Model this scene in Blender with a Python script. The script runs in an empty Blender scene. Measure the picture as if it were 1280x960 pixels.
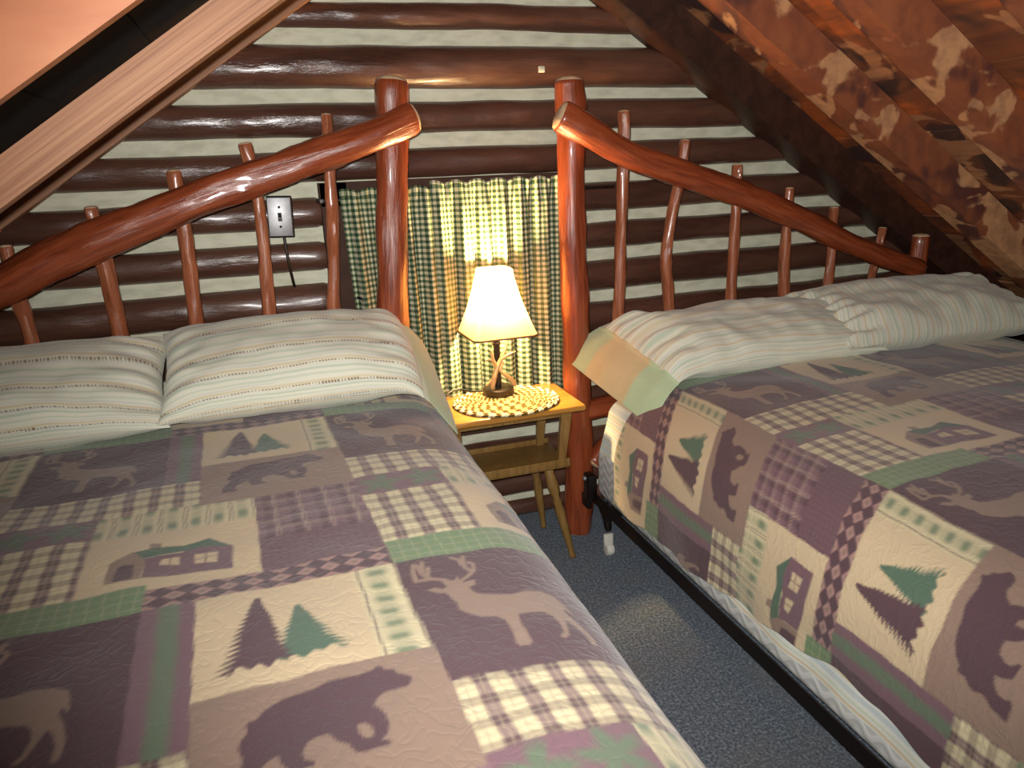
import bpy, math, random
import numpy as np
from mathutils import Vector, Matrix, noise
random.seed(7)
rng = np.random.default_rng(5)
scene = bpy.context.scene
col = scene.collection
PI = math.pi
cos, sin, rad = math.cos, math.sin, math.radians

# ------------------------------------------------------------------ helpers
def lin(c):
    out = []
    for v in c[:3]:
        v = v / 255.0
        out.append(v / 12.92 if v <= 0.04045 else ((v + 0.055) / 1.055) ** 2.4)
    return tuple(out)

class MB:
    """collects geometry for ONE mesh object"""
    def __init__(s): s.v = []; s.f = []; s.uv = []; s.m = []
    def add(s, vs, fs, uvs=None, m=0):
        o = len(s.v); s.v += [tuple(p) for p in vs]
        for i, f in enumerate(fs):
            s.f.append(tuple(a + o for a in f))
            s.uv.append(uvs[i] if uvs else [(0.0, 0.0)] * len(f))
            s.m.append(m if isinstance(m, int) else m[i])
    def box(s, c, d, rot=None, m=0, bev=0.0):
        hx, hy, hz = d[0] / 2, d[1] / 2, d[2] / 2
        R = rot if rot is not None else Matrix.Identity(3)
        c = Vector(c)
        if bev <= 0:
            P = [c + R @ Vector((x * hx, y * hy, z * hz)) for z in (-1, 1) for y in (-1, 1) for x in (-1, 1)]
            F = [(0, 2, 3, 1), (4, 5, 7, 6), (0, 1, 5, 4), (2, 6, 7, 3), (0, 4, 6, 2), (1, 3, 7, 5)]
            U = []
            for f in F:
                l = []
                for a in f:
                    x = (a & 1) * d[0]; y = ((a >> 1) & 1) * d[1]; z = ((a >> 2) & 1) * d[2]
                    l.append((x + y * 0.37, z + y))
                U.append(l)
            s.add(P, F, U, m)
        else:
            import bmesh
            bm = bmesh.new(); bmesh.ops.create_cube(bm, size=1)
            for v in bm.verts: v.co = Vector((v.co.x * d[0], v.co.y * d[1], v.co.z * d[2]))
            bmesh.ops.bevel(bm, geom=bm.edges[:], offset=bev, segments=3, affect='EDGES', profile=0.5)
            bm.verts.ensure_lookup_table()
            P = [c + R @ v.co for v in bm.verts]
            F = [tuple(v.index for v in f.verts) for f in bm.faces]
            U = [[(bm.verts[i].co.x + bm.verts[i].co.y * .37, bm.verts[i].co.z + bm.verts[i].co.y) for i in f] for f in F]
            s.add(P, F, U, m); bm.free()
    def tube(s, pts, radii, n=18, sub=6, rough=0.0, seed=0.0, capm=None, m=0, cap=True, knots=(), bevel=True, flat=1.0):
        """smooth peeled-log style tube through pts; knots = [(frac, angle, size, bump)]"""
        P = [Vector(p) for p in pts]; K = len(P)
        Q = []; Rr = []
        for i in range(K - 1):
            p0 = P[max(i - 1, 0)]; p1 = P[i]; p2 = P[i + 1]; p3 = P[min(i + 2, K - 1)]
            for j in range(sub):
                t = j / sub
                q = 0.5 * ((2 * p1) + (-p0 + p2) * t + (2 * p0 - 5 * p1 + 4 * p2 - p3) * t * t + (-p0 + 3 * p1 - 3 * p2 + p3) * t ** 3)
                Q.append(q); Rr.append(radii[i] * (1 - t) + radii[i + 1] * t)
        Q.append(P[-1]); Rr.append(radii[-1])
        L = len(Q)
        T = [(Q[min(i + 1, L - 1)] - Q[max(i - 1, 0)]).normalized() for i in range(L)]
        up = Vector((0, 0, 1)) if abs(T[0].z) < 0.8 else Vector((0, 1, 0))
        N = (up - T[0] * up.dot(T[0])).normalized()
        ln = 0; lens = [0]
        for i in range(1, L): ln += (Q[i] - Q[i - 1]).length; lens.append(ln)
        rings = []
        for i in range(L):
            N = (N - T[i] * N.dot(T[i])).normalized(); B = T[i].cross(N)
            ring = []
            e = 1.0
            if bevel:
                if i == 0 or i == L - 1: e = 0.93
            for k in range(n):
                a = 2 * PI * k / n
                r = Rr[i] * e
                if rough:
                    r += rough * (noise.noise(Vector((cos(a) * 1.1 + seed, sin(a) * 1.1 + seed * .7, lens[i] * 6))) * 1.2
                                  + noise.noise(Vector((cos(a) * 2.6 + seed, sin(a) * 2.6, lens[i] * 18 + seed))) * 0.5)
                for (kf, ka, ks, kb) in knots:
                    dd = ((lens[i] - kf * ln) / ks) ** 2 + ((((a - ka + PI) % (2 * PI)) - PI) * Rr[i] / ks) ** 2
                    r += kb * math.exp(-dd)
                ring.append(Q[i] + N * (cos(a) * r * flat) + B * (sin(a) * r))
            rings.append(ring)
        o = [p for r in rings for p in r]; F = []; U = []; M = []
        for i in range(L - 1):
            for k in range(n):
                k2 = (k + 1) % n
                F.append((i * n + k, i * n + k2, (i + 1) * n + k2, (i + 1) * n + k))
                u0 = 2 * PI * k / n * Rr[i]; u1 = 2 * PI * (k + 1) / n * Rr[i]
                U.append([(u0, lens[i]), (u1, lens[i]), (u1, lens[i + 1]), (u0, lens[i + 1])]); M.append(m)
        if cap:
            cm = m if capm is None else capm
            for (base, ctr, flip) in ((0, Q[0], True), ((L - 1) * n, Q[-1], False)):
                d = -T[0] if flip else T[-1]; rr = Rr[0] if flip else Rr[-1]; prev = base
                for (fr_, hh_) in ((.90, .14), (.6, .26)):
                    nb_ = len(o)
                    for k in range(n): o.append(ctr + (o[base + k] - ctr) * fr_ + d * (rr * hh_))
                    for k in range(n):
                        k2 = (k + 1) % n
                        F.append((prev + k2, prev + k, nb_ + k, nb_ + k2) if flip else (prev + k, prev + k2, nb_ + k2, nb_ + k))
                        U.append([(0, 0), (0.01, 0), (0.01, 0.01), (0, 0.01)]); M.append(cm)
                    prev = nb_
                o.append(ctr + d * (rr * .3)); ci = len(o) - 1
                for k in range(n):
                    k2 = (k + 1) % n
                    F.append((prev + k2, prev + k, ci) if flip else (prev + k, prev + k2, ci))
                    U.append([(0, 0), (0.01, 0), (0, 0.01)]); M.append(cm)
        s.add(o, F, U, M)
    def lathe(s, prof, c=(0, 0, 0), n=24, m=0, M4=None):
        o = []; F = []; U = []
        for (r, z) in prof:
            for k in range(n):
                a = 2 * PI * k / n
                p = Vector((r * cos(a), r * sin(a), z))
                if M4 is not None: p = M4 @ p
                o.append(p + Vector(c))
        for i in range(len(prof) - 1):
            for k in range(n):
                k2 = (k + 1) % n
                F.append((i * n + k, i * n + k2, (i + 1) * n + k2, (i + 1) * n + k))
                U.append([(k / n, i * .1), ((k + 1) / n, i * .1), ((k + 1) / n, i * .1 + .1), (k / n, i * .1 + .1)])
        s.add(o, F, U, m)
    def build(s, name, mats, parent=None, smooth=True, loc=None):
        me = bpy.data.meshes.new(name)
        off = Vector(loc) if loc is not None else Vector((0, 0, 0))
        base = off
        p = parent
        while p is not None: base = base + p.location if False else base; p = p.parent
        me.from_pydata([Vector(v) - off for v in s.v], [], s.f)
        if not isinstance(mats, (list, tuple)): mats = [mats]
        for m_ in mats: me.materials.append(m_)
        me.polygons.foreach_set('material_index', s.m)
        uvl = me.uv_layers.new(name='UVMap')
        flat = [c for f in s.uv for uv in f for c in uv]
        uvl.data.foreach_set('uv', flat)
        me.validate(); me.update()
        if smooth is True: me.polygons.foreach_set('use_smooth', [True] * len(me.polygons))
        o = bpy.data.objects.new(name, me); col.objects.link(o)
        if parent is not None:
            o.parent = parent
            o.location = off - world_loc(parent)
        else: o.location = off
        if smooth == 'auto':
            me.polygons.foreach_set('use_smooth', [True] * len(me.polygons))
            try: me.set_sharp_from_angle(angle=rad(38))
            except Exception: pass
        return o

def world_loc(o):
    p = Vector((0, 0, 0))
    while o is not None: p = p + o.location; o = o.parent
    return p

def tag(o, label=None, cat=None, group=None, kind=None):
    if label: o['label'] = label
    if cat: o['category'] = cat
    if group: o['group'] = group
    if kind: o['kind'] = kind
    return o

def empty(name, loc, label=None, cat=None, group=None):
    o = bpy.data.objects.new(name, None); o.empty_display_size = 0.05
    col.objects.link(o); o.location = loc
    return tag(o, label, cat, group)

def grid_obj(name, P, C=None, mats=None, parent=None, UV=None, loc=(0, 0, 0), closed_u=False):
    """P: (H,W,3) numpy positions -> one smooth mesh; C: (H,W,3) linear colours"""
    H_, W_ = P.shape[:2]
    off = np.array(loc, float)
    me = bpy.data.meshes.new(name)
    co = (P - off).reshape(-1, 3).astype(np.float32)
    i = np.arange(H_ - 1)[:, None] * W_ + np.arange(W_ - 1)[None, :]
    quads = np.stack([i, i + 1, i + W_ + 1, i + W_], -1).reshape(-1, 4)
    if closed_u:
        j = np.arange(H_ - 1) * W_
        quads = np.concatenate([quads, np.stack([j + W_ - 1, j, j + W_, j + 2 * W_ - 1], -1)])
    nf = len(quads)
    me.vertices.add(len(co)); me.vertices.foreach_set('co', co.ravel())
    me.loops.add(nf * 4); me.loops.foreach_set('vertex_index', quads.ravel().astype(np.int32))
    me.polygons.add(nf); me.polygons.foreach_set('loop_start', (np.arange(nf) * 4).astype(np.int32))
    me.polygons.foreach_set('loop_total', np.full(nf, 4, np.int32))
    me.update(calc_edges=True)
    me.polygons.foreach_set('use_smooth', np.ones(nf, bool))
    if C is not None:
        at = me.color_attributes.new('Col', 'FLOAT_COLOR', 'POINT')
        rgba = np.ones((len(co), 4), np.float32); rgba[:, :3] = C.reshape(-1, 3)
        at.data.foreach_set('color', rgba.ravel())
    if UV is not None:
        uvl = me.uv_layers.new(name='UVMap')
        uvl.data.foreach_set('uv', UV.reshape(-1, 2)[quads.ravel()].astype(np.float32).ravel())
    if mats is not None: me.materials.append(mats)
    me.validate()
    o = bpy.data.objects.new(name, me); col.objects.link(o)
    if parent is not None: o.parent = parent; o.location = Vector(loc) - world_loc(parent)
    else: o.location = loc
    return o

# ------------------------------------------------------------------ materials
class NT:
    def __init__(s, name, rough=0.6, spec=0.5):
        s.mat = bpy.data.materials.new(name); s.mat.use_nodes = True
        s.t = s.mat.node_tree; s.b = s.t.nodes['Principled BSDF']
        s.b.inputs['Roughness'].default_value = rough
        s.b.inputs['Specular IOR Level'].default_value = spec
    def n(s, typ, **kw):
        nd = s.t.nodes.new(typ)
        for k, v in kw.items():
            if k.startswith('i_'): nd.inputs[k[2:].replace('_', ' ')].default_value = v
            else: setattr(nd, k, v)
        return nd
    def l(s, a, b): s.t.links.new(a, b)
    def coord(s, kind='Object', scale=(1, 1, 1)):
        tc = s.n('ShaderNodeTexCoord'); mp = s.n('ShaderNodeMapping'); mp.inputs['Scale'].default_value = scale
        s.l(tc.outputs[kind], mp.inputs['Vector']); return mp.outputs[0]
    def noise(s, vec, scale, detail=4, rough=0.55, dist=0.0):
        nd = s.n('ShaderNodeTexNoise'); nd.inputs['Scale'].default_value = scale; nd.inputs['Detail'].default_value = detail
        nd.inputs['Roughness'].default_value = rough; nd.inputs['Distortion'].default_value = dist
        s.l(vec, nd.inputs['Vector']); return nd.outputs['Fac']
    def ramp(s, fac, stops):
        r = s.n('ShaderNodeValToRGB'); el = r.color_ramp.elements
        while len(el) < len(stops): el.new(0.5)
        for e, (p, c) in zip(el, stops): e.position = p; e.color = (*c, 1)
        s.l(fac, r.inputs[0]); return r.outputs[0]
    def mix(s, fac, a, b, blend='MIX'):
        m = s.n('ShaderNodeMix', data_type='RGBA', blend_type=blend)
        if isinstance(fac, (int, float)): m.inputs[0].default_value = fac
        else: s.l(fac, m.inputs[0])
        for i, x in ((6, a), (7, b)):
            if isinstance(x, tuple): m.inputs[i].default_value = (*x[:3], 1)
            else: s.l(x, m.inputs[i])
        return m.outputs[2]
    def math(s, op, a, b=None):
        m = s.n('ShaderNodeMath', operation=op)
        for i, x in enumerate((a, b)):
            if x is None: continue
            if isinstance(x, (int, float)): m.inputs[i].default_value = x
            else: s.l(x, m.inputs[i])
        return m.outputs[0]
    def bump(s, h, strength=0.3, dist=0.01):
        b = s.n('ShaderNodeBump'); b.inputs['Strength'].default_value = strength; b.inputs['Distance'].default_value = dist
        s.l(h, b.inputs['Height']); s.l(b.outputs[0], s.b.inputs['Normal'])
    def base(s, c):
        if isinstance(c, tuple): s.b.inputs['Base Color'].default_value = (*c[:3], 1)
        else: s.l(c, s.b.inputs['Base Color'])

def wood(name, dark, mid, light, rough=0.35, scale=(60, 4, 1), bump=0.25, coat=0.0, kind='UV', big=7.0):
    m = NT(name, rough)
    v = m.coord(kind, scale)
    f = m.noise(v, 1.0, 6, 0.6, 0.6)
    g = m.noise(m.coord('Object'), big, 3, 0.5)
    c = m.ramp(f, [(0.25, lin(dark)), (0.5, lin(mid)), (0.78, lin(light))])
    c2 = m.mix(m.ramp(g, [(0.35, (0, 0, 0)), (0.75, (1, 1, 1))]), c, lin(dark))
    c3 = m.mix(0.35, c, c2)
    m.base(c3)
    if coat: m.b.inputs['Coat Weight'].default_value = coat; m.b.inputs['Coat Roughness'].default_value = 0.12
    m.bump(f, bump, 0.004)
    return m.mat

M = {}
M['bedlog'] = wood('varnished red log', (98, 42, 24), (142, 66, 36), (166, 88, 50), rough=0.33, coat=0.4, scale=(70, 6, 1), bump=0.8)
M['spindle'] = wood('varnished spindle wood', (118, 62, 38), (162, 94, 62), (184, 120, 88), rough=0.34, coat=0.35, scale=(80, 9, 1), bump=0.6)
M['cut'] = wood('cut log end', (170, 135, 100), (205, 175, 140), (225, 200, 165), rough=0.55, kind='Object', scale=(60, 60, 60), bump=0.2)
M['maple'] = wood('honey maple', (150, 98, 36), (178, 124, 52), (196, 146, 76), rough=0.3, kind='Object', scale=(6, 60, 60), bump=0.05, coat=0.3)
M['maple_dark'] = wood('aged maple', (104, 76, 36), (134, 102, 56), (152, 122, 74), rough=0.35, kind='Object', scale=(60, 60, 8), bump=0.05)
M['beam_lit'] = wood('bare rafter lumber', (128, 84, 58), (160, 112, 80), (184, 138, 102), rough=0.6, kind='UV', scale=(2.2, 130, 1), bump=0.25, big=3)
M['beam_near'] = wood('orange stained rafter', (122, 66, 34), (144, 84, 46), (158, 102, 62), rough=0.5, kind='Object', scale=(3, 8, 8), bump=0.05, big=5)

# wall logs: dark brown glossy paint with streaks
m = NT('brown painted wall log', 0.27)
v = m.coord('Object', (3.2, 14, 16)); f = m.noise(v, 1.0, 5, 0.6, 0.8)
f2 = m.noise(m.coord('Object', (1, 3, 3)), 2.3, 3)
c = m.ramp(f, [(0.3, lin((64, 41, 33))), (0.55, lin((86, 56, 45))), (0.8, lin((104, 72, 58)))])
c = m.mix(m.ramp(f2, [(0.45, (0, 0, 0)), (0.7, (.6, .6, .6))]), c, lin((100, 66, 50)))
m.base(c); hh = m.noise(m.coord('Object', (5, 22, 26)), 1.0, 5, 0.65)
rr = m.ramp(f2, [(0.3, (.22, .22, .22)), (0.7, (.42, .42, .42))]); m.l(rr, m.b.inputs['Roughness'])
m.b.inputs['Coat Weight'].default_value = 0.35; m.b.inputs['Coat Roughness'].default_value = 0.2
m.bump(hh, 0.55, 0.010); M['walllog'] = m.mat
m = NT('off white chinking', 0.75); f = m.noise(m.coord('Object', (5, 5, 14)), 3, 5)
m.base(m.ramp(f, [(0.3, lin((190, 190, 166))), (0.55, lin((212, 212, 188))), (0.8, lin((222, 222, 200)))]))
m.bump(f, 0.5, 0.01); M['chink'] = m.mat

# stained roof boards (planks run along the ridge) and rafters
def stained(name, pal, plank=True, seed=0.0, thr=(0.42, 0.50, 0.60), pt=.645):
    m = NT(name, 0.55)
    tc = m.coord('Object', (1, 1, 1))
    off = m.n('ShaderNodeVectorMath', operation='ADD'); off.inputs[1].default_value = (seed, seed * 1.7, seed * .6)
    m.l(tc, off.inputs[0])
    f = m.noise(off.outputs[0], 3.2, 3, 0.55, 0.7)
    g = m.noise(off.outputs[0], 1.7, 2, 0.5)
    st = m.n('ShaderNodeVectorMath', operation='MULTIPLY'); st.inputs[1].default_value = (22, 22, 22) if not plank else (34, 3.5, 34)
    m.l(off.outputs[0], st.inputs[0])
    gr = m.noise(st.outputs[0], 1.0, 5, 0.6)
    c = m.ramp(f, [(thr[0] - .03, lin(pal[0])), (thr[0] + .03, lin(pal[1])), (thr[1], lin(pal[1])), (thr[2], lin(pal[2]))])
    # pale unstained patches with ragged edges
    ad = m.math('ADD', m.noise(off.outputs[0], 4.2, 2, 0.5, 1.2), m.math('MULTIPLY', gr, 0.12))
    msk = m.ramp(ad, [(pt - .012, (0, 0, 0)), (pt + .022, (1, 1, 1))])
    c = m.mix(msk, c, lin(pal[3]))
    c = m.mix(m.ramp(gr, [(0.35, (.45, .45, .45)), (0.6, (0, 0, 0))]), c, lin(pal[0]))
    m.base(c); m.bump(gr, 0.2, 0.004)
    return m.mat
PAL = [(44, 28, 26), (116, 58, 30), (150, 80, 38), (176, 128, 84)]
M['deck'] = stained('patchy stained roof board', [(66, 46, 42), (130, 74, 46), (190, 98, 44), (178, 124, 84)], True, 1.3)
M['rafter'] = stained('patchy stained rafter', [(96, 56, 48), (146, 84, 54), (164, 98, 62), (202, 150, 106)], False, 4.1, (0.40, 0.5, 0.6), .585)
M['rafter_dark'] = wood('dark stained rafter', (44, 26, 20), (66, 38, 28), (84, 52, 38), rough=0.5, kind='Object', scale=(20, 20, 20), bump=0.15)
M['deck_dark'] = wood('roof board painted as shade', (12, 9, 8), (16, 12, 10), (24, 17, 14), rough=0.9, kind='Object', scale=(20, 4, 20), bump=0.1)  # west deck coloured near black in place of the rafter shadow
M['plaster'] = NT('rough brown board', 0.7).mat; M['plaster'].node_tree.nodes['Principled BSDF'].inputs['Base Color'].default_value = (*lin((120, 82, 56)), 1)

# carpet
m = NT('blue grey speckled carpet', 0.95, 0.1); v = m.coord('Object')
f = m.noise(v, 130, 4, 0.8); f2 = m.noise(v, 45, 4, 0.7); f3 = m.noise(v, 5, 2)
c = m.ramp(f, [(0.34, lin((66, 76, 90))), (0.5, lin((112, 124, 138))), (0.66, lin((178, 184, 188)))])
c = m.mix(m.ramp(f2, [(0.45, (0, 0, 0)), (0.7, (.55, .55, .55))]), c, lin((92, 100, 112)))
c = m.mix(m.ramp(f3, [(0.5, (0, 0, 0)), (0.75, (.4, .4, .4))]), c, lin((136, 128, 116)))
m.base(c); m.bump(m.math('ADD', f, f2), 0.8, 0.006); M['carpet'] = m.mat

def attr_cloth(name, rough=0.9, stitch=True, strength=0.15, cscale=26.0):
    m = NT(name, rough, 0.15)
    a = m.n('ShaderNodeAttribute'); a.attribute_name = 'Col'
    v = m.coord('UV')
    w = m.noise(v, 420, 2, 0.5)
    base = m.mix(m.ramp(w, [(0.3, (.16, .16, .16)), (0.7, (0, 0, 0))]), a.outputs['Color'], (0.25, 0.2, 0.2), 'MIX')
    m.base(base)
    m.b.inputs['Sheen Weight'].default_value = 0.25; m.b.inputs['Sheen Roughness'].default_value = 0.5
    if stitch:
        n1 = m.noise(v, cscale, 1.5, 0.4, 0.9)
        d = m.math('ABSOLUTE', m.math('SUBTRACT', n1, 0.5))
        puff = m.ramp(d, [(0.0, (0, 0, 0)), (0.02, (.55, .55, .55)), (0.09, (1, 1, 1))])
        soft = m.noise(v, 9, 3)
        m.bump(m.math('ADD', m.math('MULTIPLY', puff, 0.8), m.math('MULTIPLY', soft, 0.7)), strength, 0.012)
    else:
        m.bump(m.math('ADD', m.noise(v, 14, 4), m.math('MULTIPLY', w, 0.1)), strength, 0.01)
    return m.mat
M['quilt'] = attr_cloth('patchwork quilt cloth')
M['pillow'] = attr_cloth('striped pillowcase cotton', 0.85, False, 0.35)

def plain(name, rgb, rough=0.6, metal=0.0, spec=0.5, bumpscale=None):
    m = NT(name, rough, spec); m.b.inputs['Metallic'].default_value = metal
    v = m.coord('Object'); f = m.noise(v, bumpscale or 30, 3)
    d = tuple(max(0, c * .86) for c in rgb)
    m.base(m.ramp(f, [(0.3, lin(d)), (0.7, lin(rgb))]))
    if bumpscale: m.bump(f, 0.2, 0.004)
    return m.mat
M['black_metal'] = plain('black bed rail metal', (30, 22, 20), 0.4, 0.3)
M['white_plastic'] = plain('white caster plastic', (215, 212, 200), 0.35)
M['steel'] = plain('brushed switch plate steel', (150, 150, 152), 0.42, 0.6)
M['black'] = plain('black plastic', (18, 16, 16), 0.4)
M['dark_bronze'] = plain('dark bronze', (42, 30, 24), 0.4, 0.3, bumpscale=60)
M['antler'] = plain('cast antler', (196, 160, 112), 0.5, bumpscale=50)
M['white_frame'] = plain('white window paint', (205, 200, 188), 0.5)
M['brown_trim'] = plain('brown painted trim', (74, 52, 42), 0.75, spec=.2, bumpscale=20)
m = NT('dark window glass', 0.05); m.base((0.01, 0.012, 0.02)); M['glass'] = m.mat

# white mattress ticking with wavy quilting
m = NT('white quilted mattress', 0.8, 0.2); v = m.coord('Object', (1, 1, 1))
sx = m.n('ShaderNodeSeparateXYZ'); m.l(v, sx.inputs[0])
wv = m.math('MULTIPLY', m.math('SINE', m.math('MULTIPLY', sx.outputs['Y'], 95)), 0.010)
ph = m.math('SINE', m.math('MULTIPLY', m.math('ADD', m.math('ADD', sx.outputs['Z'], wv), m.math('MULTIPLY', sx.outputs['X'], 1.0)), 185))
m.base(m.ramp(ph, [(0.0, lin((205, 206, 202))), (0.2, lin((226, 227, 222)))])); m.bump(ph, 0.16, 0.004); M['ticking'] = m.mat

# ------------------------------------------------------------------ camera (48 mm-ish compact, tilted down into the gable corner)
H0 = 1.35
f_px, pitch, yaw, roll = 900.0, rad(16.5), rad(17.6), rad(-2.5)
Fv = Vector((sin(yaw) * cos(pitch), cos(yaw) * cos(pitch), -sin(pitch)))
R0 = Vector((cos(yaw), -sin(yaw), 0)); U0 = R0.cross(Fv)
Rv = R0 * cos(roll) + U0 * sin(roll); Uv = -R0 * sin(roll) + U0 * cos(roll)
cam = bpy.data.cameras.new('camera'); cam.sensor_width = 36; cam.lens = f_px / 1280 * 36; cam.clip_start = 0.02
co = bpy.data.objects.new('camera', cam); col.objects.link(co)
mw = Matrix.Identity(4)
for i in range(3): mw[i][0] = Rv[i]; mw[i][1] = Uv[i]; mw[i][2] = -Fv[i]; mw[i][3] = (0, 0, H0)[i]
co.matrix_world = mw
scene.camera = co

# ------------------------------------------------------------------ room shell
YW = 2.55
PL = lambda x, off=0.0: 1.743 + 0.665 * x + off         # underside of rafters, west slope
PR = lambda x, off=0.0: 2.660 - 0.657 * x + off         # east slope
XR = 0.694
mb = MB(); mb.add([(-3.2, -2.2, 0), (4.6, -2.2, 0), (4.6, 2.6, 0), (-3.2, 2.6, 0), (-3.2, -2.2, -.06), (4.6, -2.2, -.06), (4.6, 2.6, -.06), (-3.2, 2.6, -.06)],
                  [(0, 1, 2, 3), (7, 6, 5, 4), (0, 4, 5, 1), (1, 5, 6, 2), (2, 6, 7, 3), (3, 7, 4, 0)])
tag(mb.build('floor', M['carpet'], smooth=False), kind='structure')

# gable wall: chinking panel, logs are child pieces
XW0, XW1 = -2.55, 3.95
wy = 0.10
poly = [(XW0, 0), (XW1, 0), (XW1, PR(XW1, .10)), (XR, PL(XR, .10)), (XW0, PL(XW0, .10))]
WX0, WX1, WZ0, WZ1 = 0.26, 1.00, 0.47, 1.27
mb = MB()
def wall_piece(P):
    n = len(P)
    vs = [(x, YW, z) for x, z in P] + [(x, YW + wy, z) for x, z in P]
    fs = [tuple(range(n)), tuple(range(2 * n - 1, n - 1, -1))] + [(i, i + n, (i + 1) % n + n, (i + 1) % n) for i in range(n)]
    mb.add(vs, fs)
wall_piece([(XW0, 0), (WX0, 0), (WX0, PL(WX0, .1)), (XW0, max(PL(XW0, .1), .02))])
wall_piece([(WX1, 0), (XW1, 0), (XW1, PR(XW1, .1)), (WX1, PR(WX1, .1))])
wall_piece([(WX0, 0), (WX1, 0), (WX1, WZ0), (WX0, WZ0)])
wall_piece([(WX0, WZ1), (WX1, WZ1), (WX1, PR(WX1, .1)), (XR, PL(XR, .1)), (WX0, PL(WX0, .1))])
wall = mb.build('wall_front', M['chink'], smooth=False)
tag(wall, kind='structure')

def wall_log(x0, x1, za, zb, seed, endcap=True):
    """one half-round log from x0 to x1 filling za..zb (irregular), bulging towards the room"""
    zc = (za + zb) / 2; hz = (zb - za) / 2
    # clip by the roof line
    def lim(z): return ((z - 1.743 - .13) / .665, (2.66 + .13 - z) / .657)
    a, b = lim(zb); x0 = max(x0, a - .15); x1 = min(x1, b + .15)
    if x1 - x0 < .04: return
    nx = max(8, int((x1 - x0) / 0.018)); nk = 20
    P = np.zeros((nx + 1, nk + 1, 3))
    for i in range(nx + 1):
        x = x0 + (x1 - x0) * i / nx
        wt = noise.noise(Vector((x * 2.2, seed * 3.1, 0))) * .007 + noise.noise(Vector((x * 7, seed * 5.7, 2))) * .0025
        wb = noise.noise(Vector((x * 2.2, seed * 2.3, 7))) * .007 + noise.noise(Vector((x * 7, seed * 4.1, 5))) * .0025
        e = min(1.0, min(x - x0, x1 - x) / 0.02 + 0.90) if endcap else 1.0
        for k in range(nk + 1):
            a = PI * k / nk - PI / 2                       # -90..90 : bottom to top
            zt = zc + sin(a) * hz * e + (wt if sin(a) > 0 else wb) * abs(sin(a))
            dep = cos(a) * min(.062, hz * .92) * e
            bmp = noise.noise(Vector((x * 5, zt * 9 + seed, seed))) * .007 + noise.noise(Vector((x * 13, zt * 30, seed * 2))) * .0028
            P[i, k] = (x, YW + .012 - dep - (bmp if dep > .01 else 0), zt)
    mid = ((x0 + x1) / 2, YW, zc)
    o = grid_obj('log', P, mats=M['walllog'], parent=wall, loc=mid)
    # end faces
    if endcap:
        me = o.data
    return o
whites = [-.02, .08, .212, .358, .53, .70, .868, 1.029, 1.172, 1.316, 1.460, 1.605, 1.78, 1.90, 2.02, 2.14]
halfw = [.012, .010, .02, .022, .022, .022, .022, .021, .020, .022, .019, .018, .02, .014, .018, .02]
for i in range(len(whites) - 1):
    za = whites[i] + halfw[i]; zb = whites[i + 1] - halfw[i + 1]
    if za > 1.27 or zb < .48:
        if 1.3 < za < 1.36: za = 1.338
        wall_log(XW0, XW1, za, zb, i * 1.7 + 2)
    else:
        wall_log(XW0, .166, za, zb, i * 1.7 + 9)
        wall_log(1.09, XW1, za, zb, i * 1.7 + 4)

# window behind the curtains
mb = MB()
win = empty('window_1', ((WX0 + WX1) / 2, YW, .87)); tag(win, kind='structure')
fr = MB()
fr.box((.207, 2.515, .87), (.084, .075, .93)); fr.box((1.055, 2.515, .87), (.055, .075, .93))
fr.box((.6225, 2.515, 1.30), (.92, .075, .075)); fr.box((.6225, 2.505, .435), (.95, .10, .045))
fr.build('window_frame', M['brown_trim'], win, smooth=False)
fr = MB()
for x in (.285, .6225, .96): fr.box((x, 2.575, .87), (.04, .03, .80))
for z in (.49, .87, 1.25): fr.box((.6225, 2.577, z), (.70, .028, .04))
fr.build('window_sash', M['white_frame'], win, smooth=False)
fr = MB(); fr.box((.6225, 2.59, .87), (.74, .006, .80)); fr.build('window_pane', M['glass'], win, smooth=False)

# roof boards: each slope one setting surface, with rafters as its pieces
def slope(name, fn, xa, xb, mat):
    mb = MB(); t = 0.03
    y0, y1 = -2.2, 2.65
    nb = 14
    # planks run along the ridge, with small gaps and steps
    for k in range(nb):
        u0 = xa + (xb - xa) * k / nb; u1 = xa + (xb - xa) * (k + 1) / nb
        g = (xb - xa) / nb * .012; st = .0025 * (k % 2)
        a, b = u0 + g, u1 - g
        za, zb = fn(a, .147 + st), fn(b, .147 + st)
        mb.add([(a, y0, za), (b, y0, zb), (b, y1, zb), (a, y1, za), (a, y0, za + t), (b, y0, zb + t), (b, y1, zb + t), (a, y1, za + t)],
               [(0, 3, 2, 1), (4, 5, 6, 7), (0, 1, 5, 4), (1, 2, 6, 5), (2, 3, 7, 6), (3, 0, 4, 7)])
    # backing so nothing shows through the gaps
    za, zb = fn(xa, .147 + .032), fn(xb, .147 + .032)
    mb.add([(xa, y0, za), (xb, y0, zb), (xb, y1, zb), (xa, y1, za)], [(0, 3, 2, 1)])
    o = mb.build(name, mat, smooth=False); tag(o, kind='structure'); return o
ceilR = slope('ceiling', PR, XR - .02, 4.05, M['deck'])
ceilL = slope('ceiling', PL, -2.65, XR + .02, M['deck_dark'])
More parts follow.
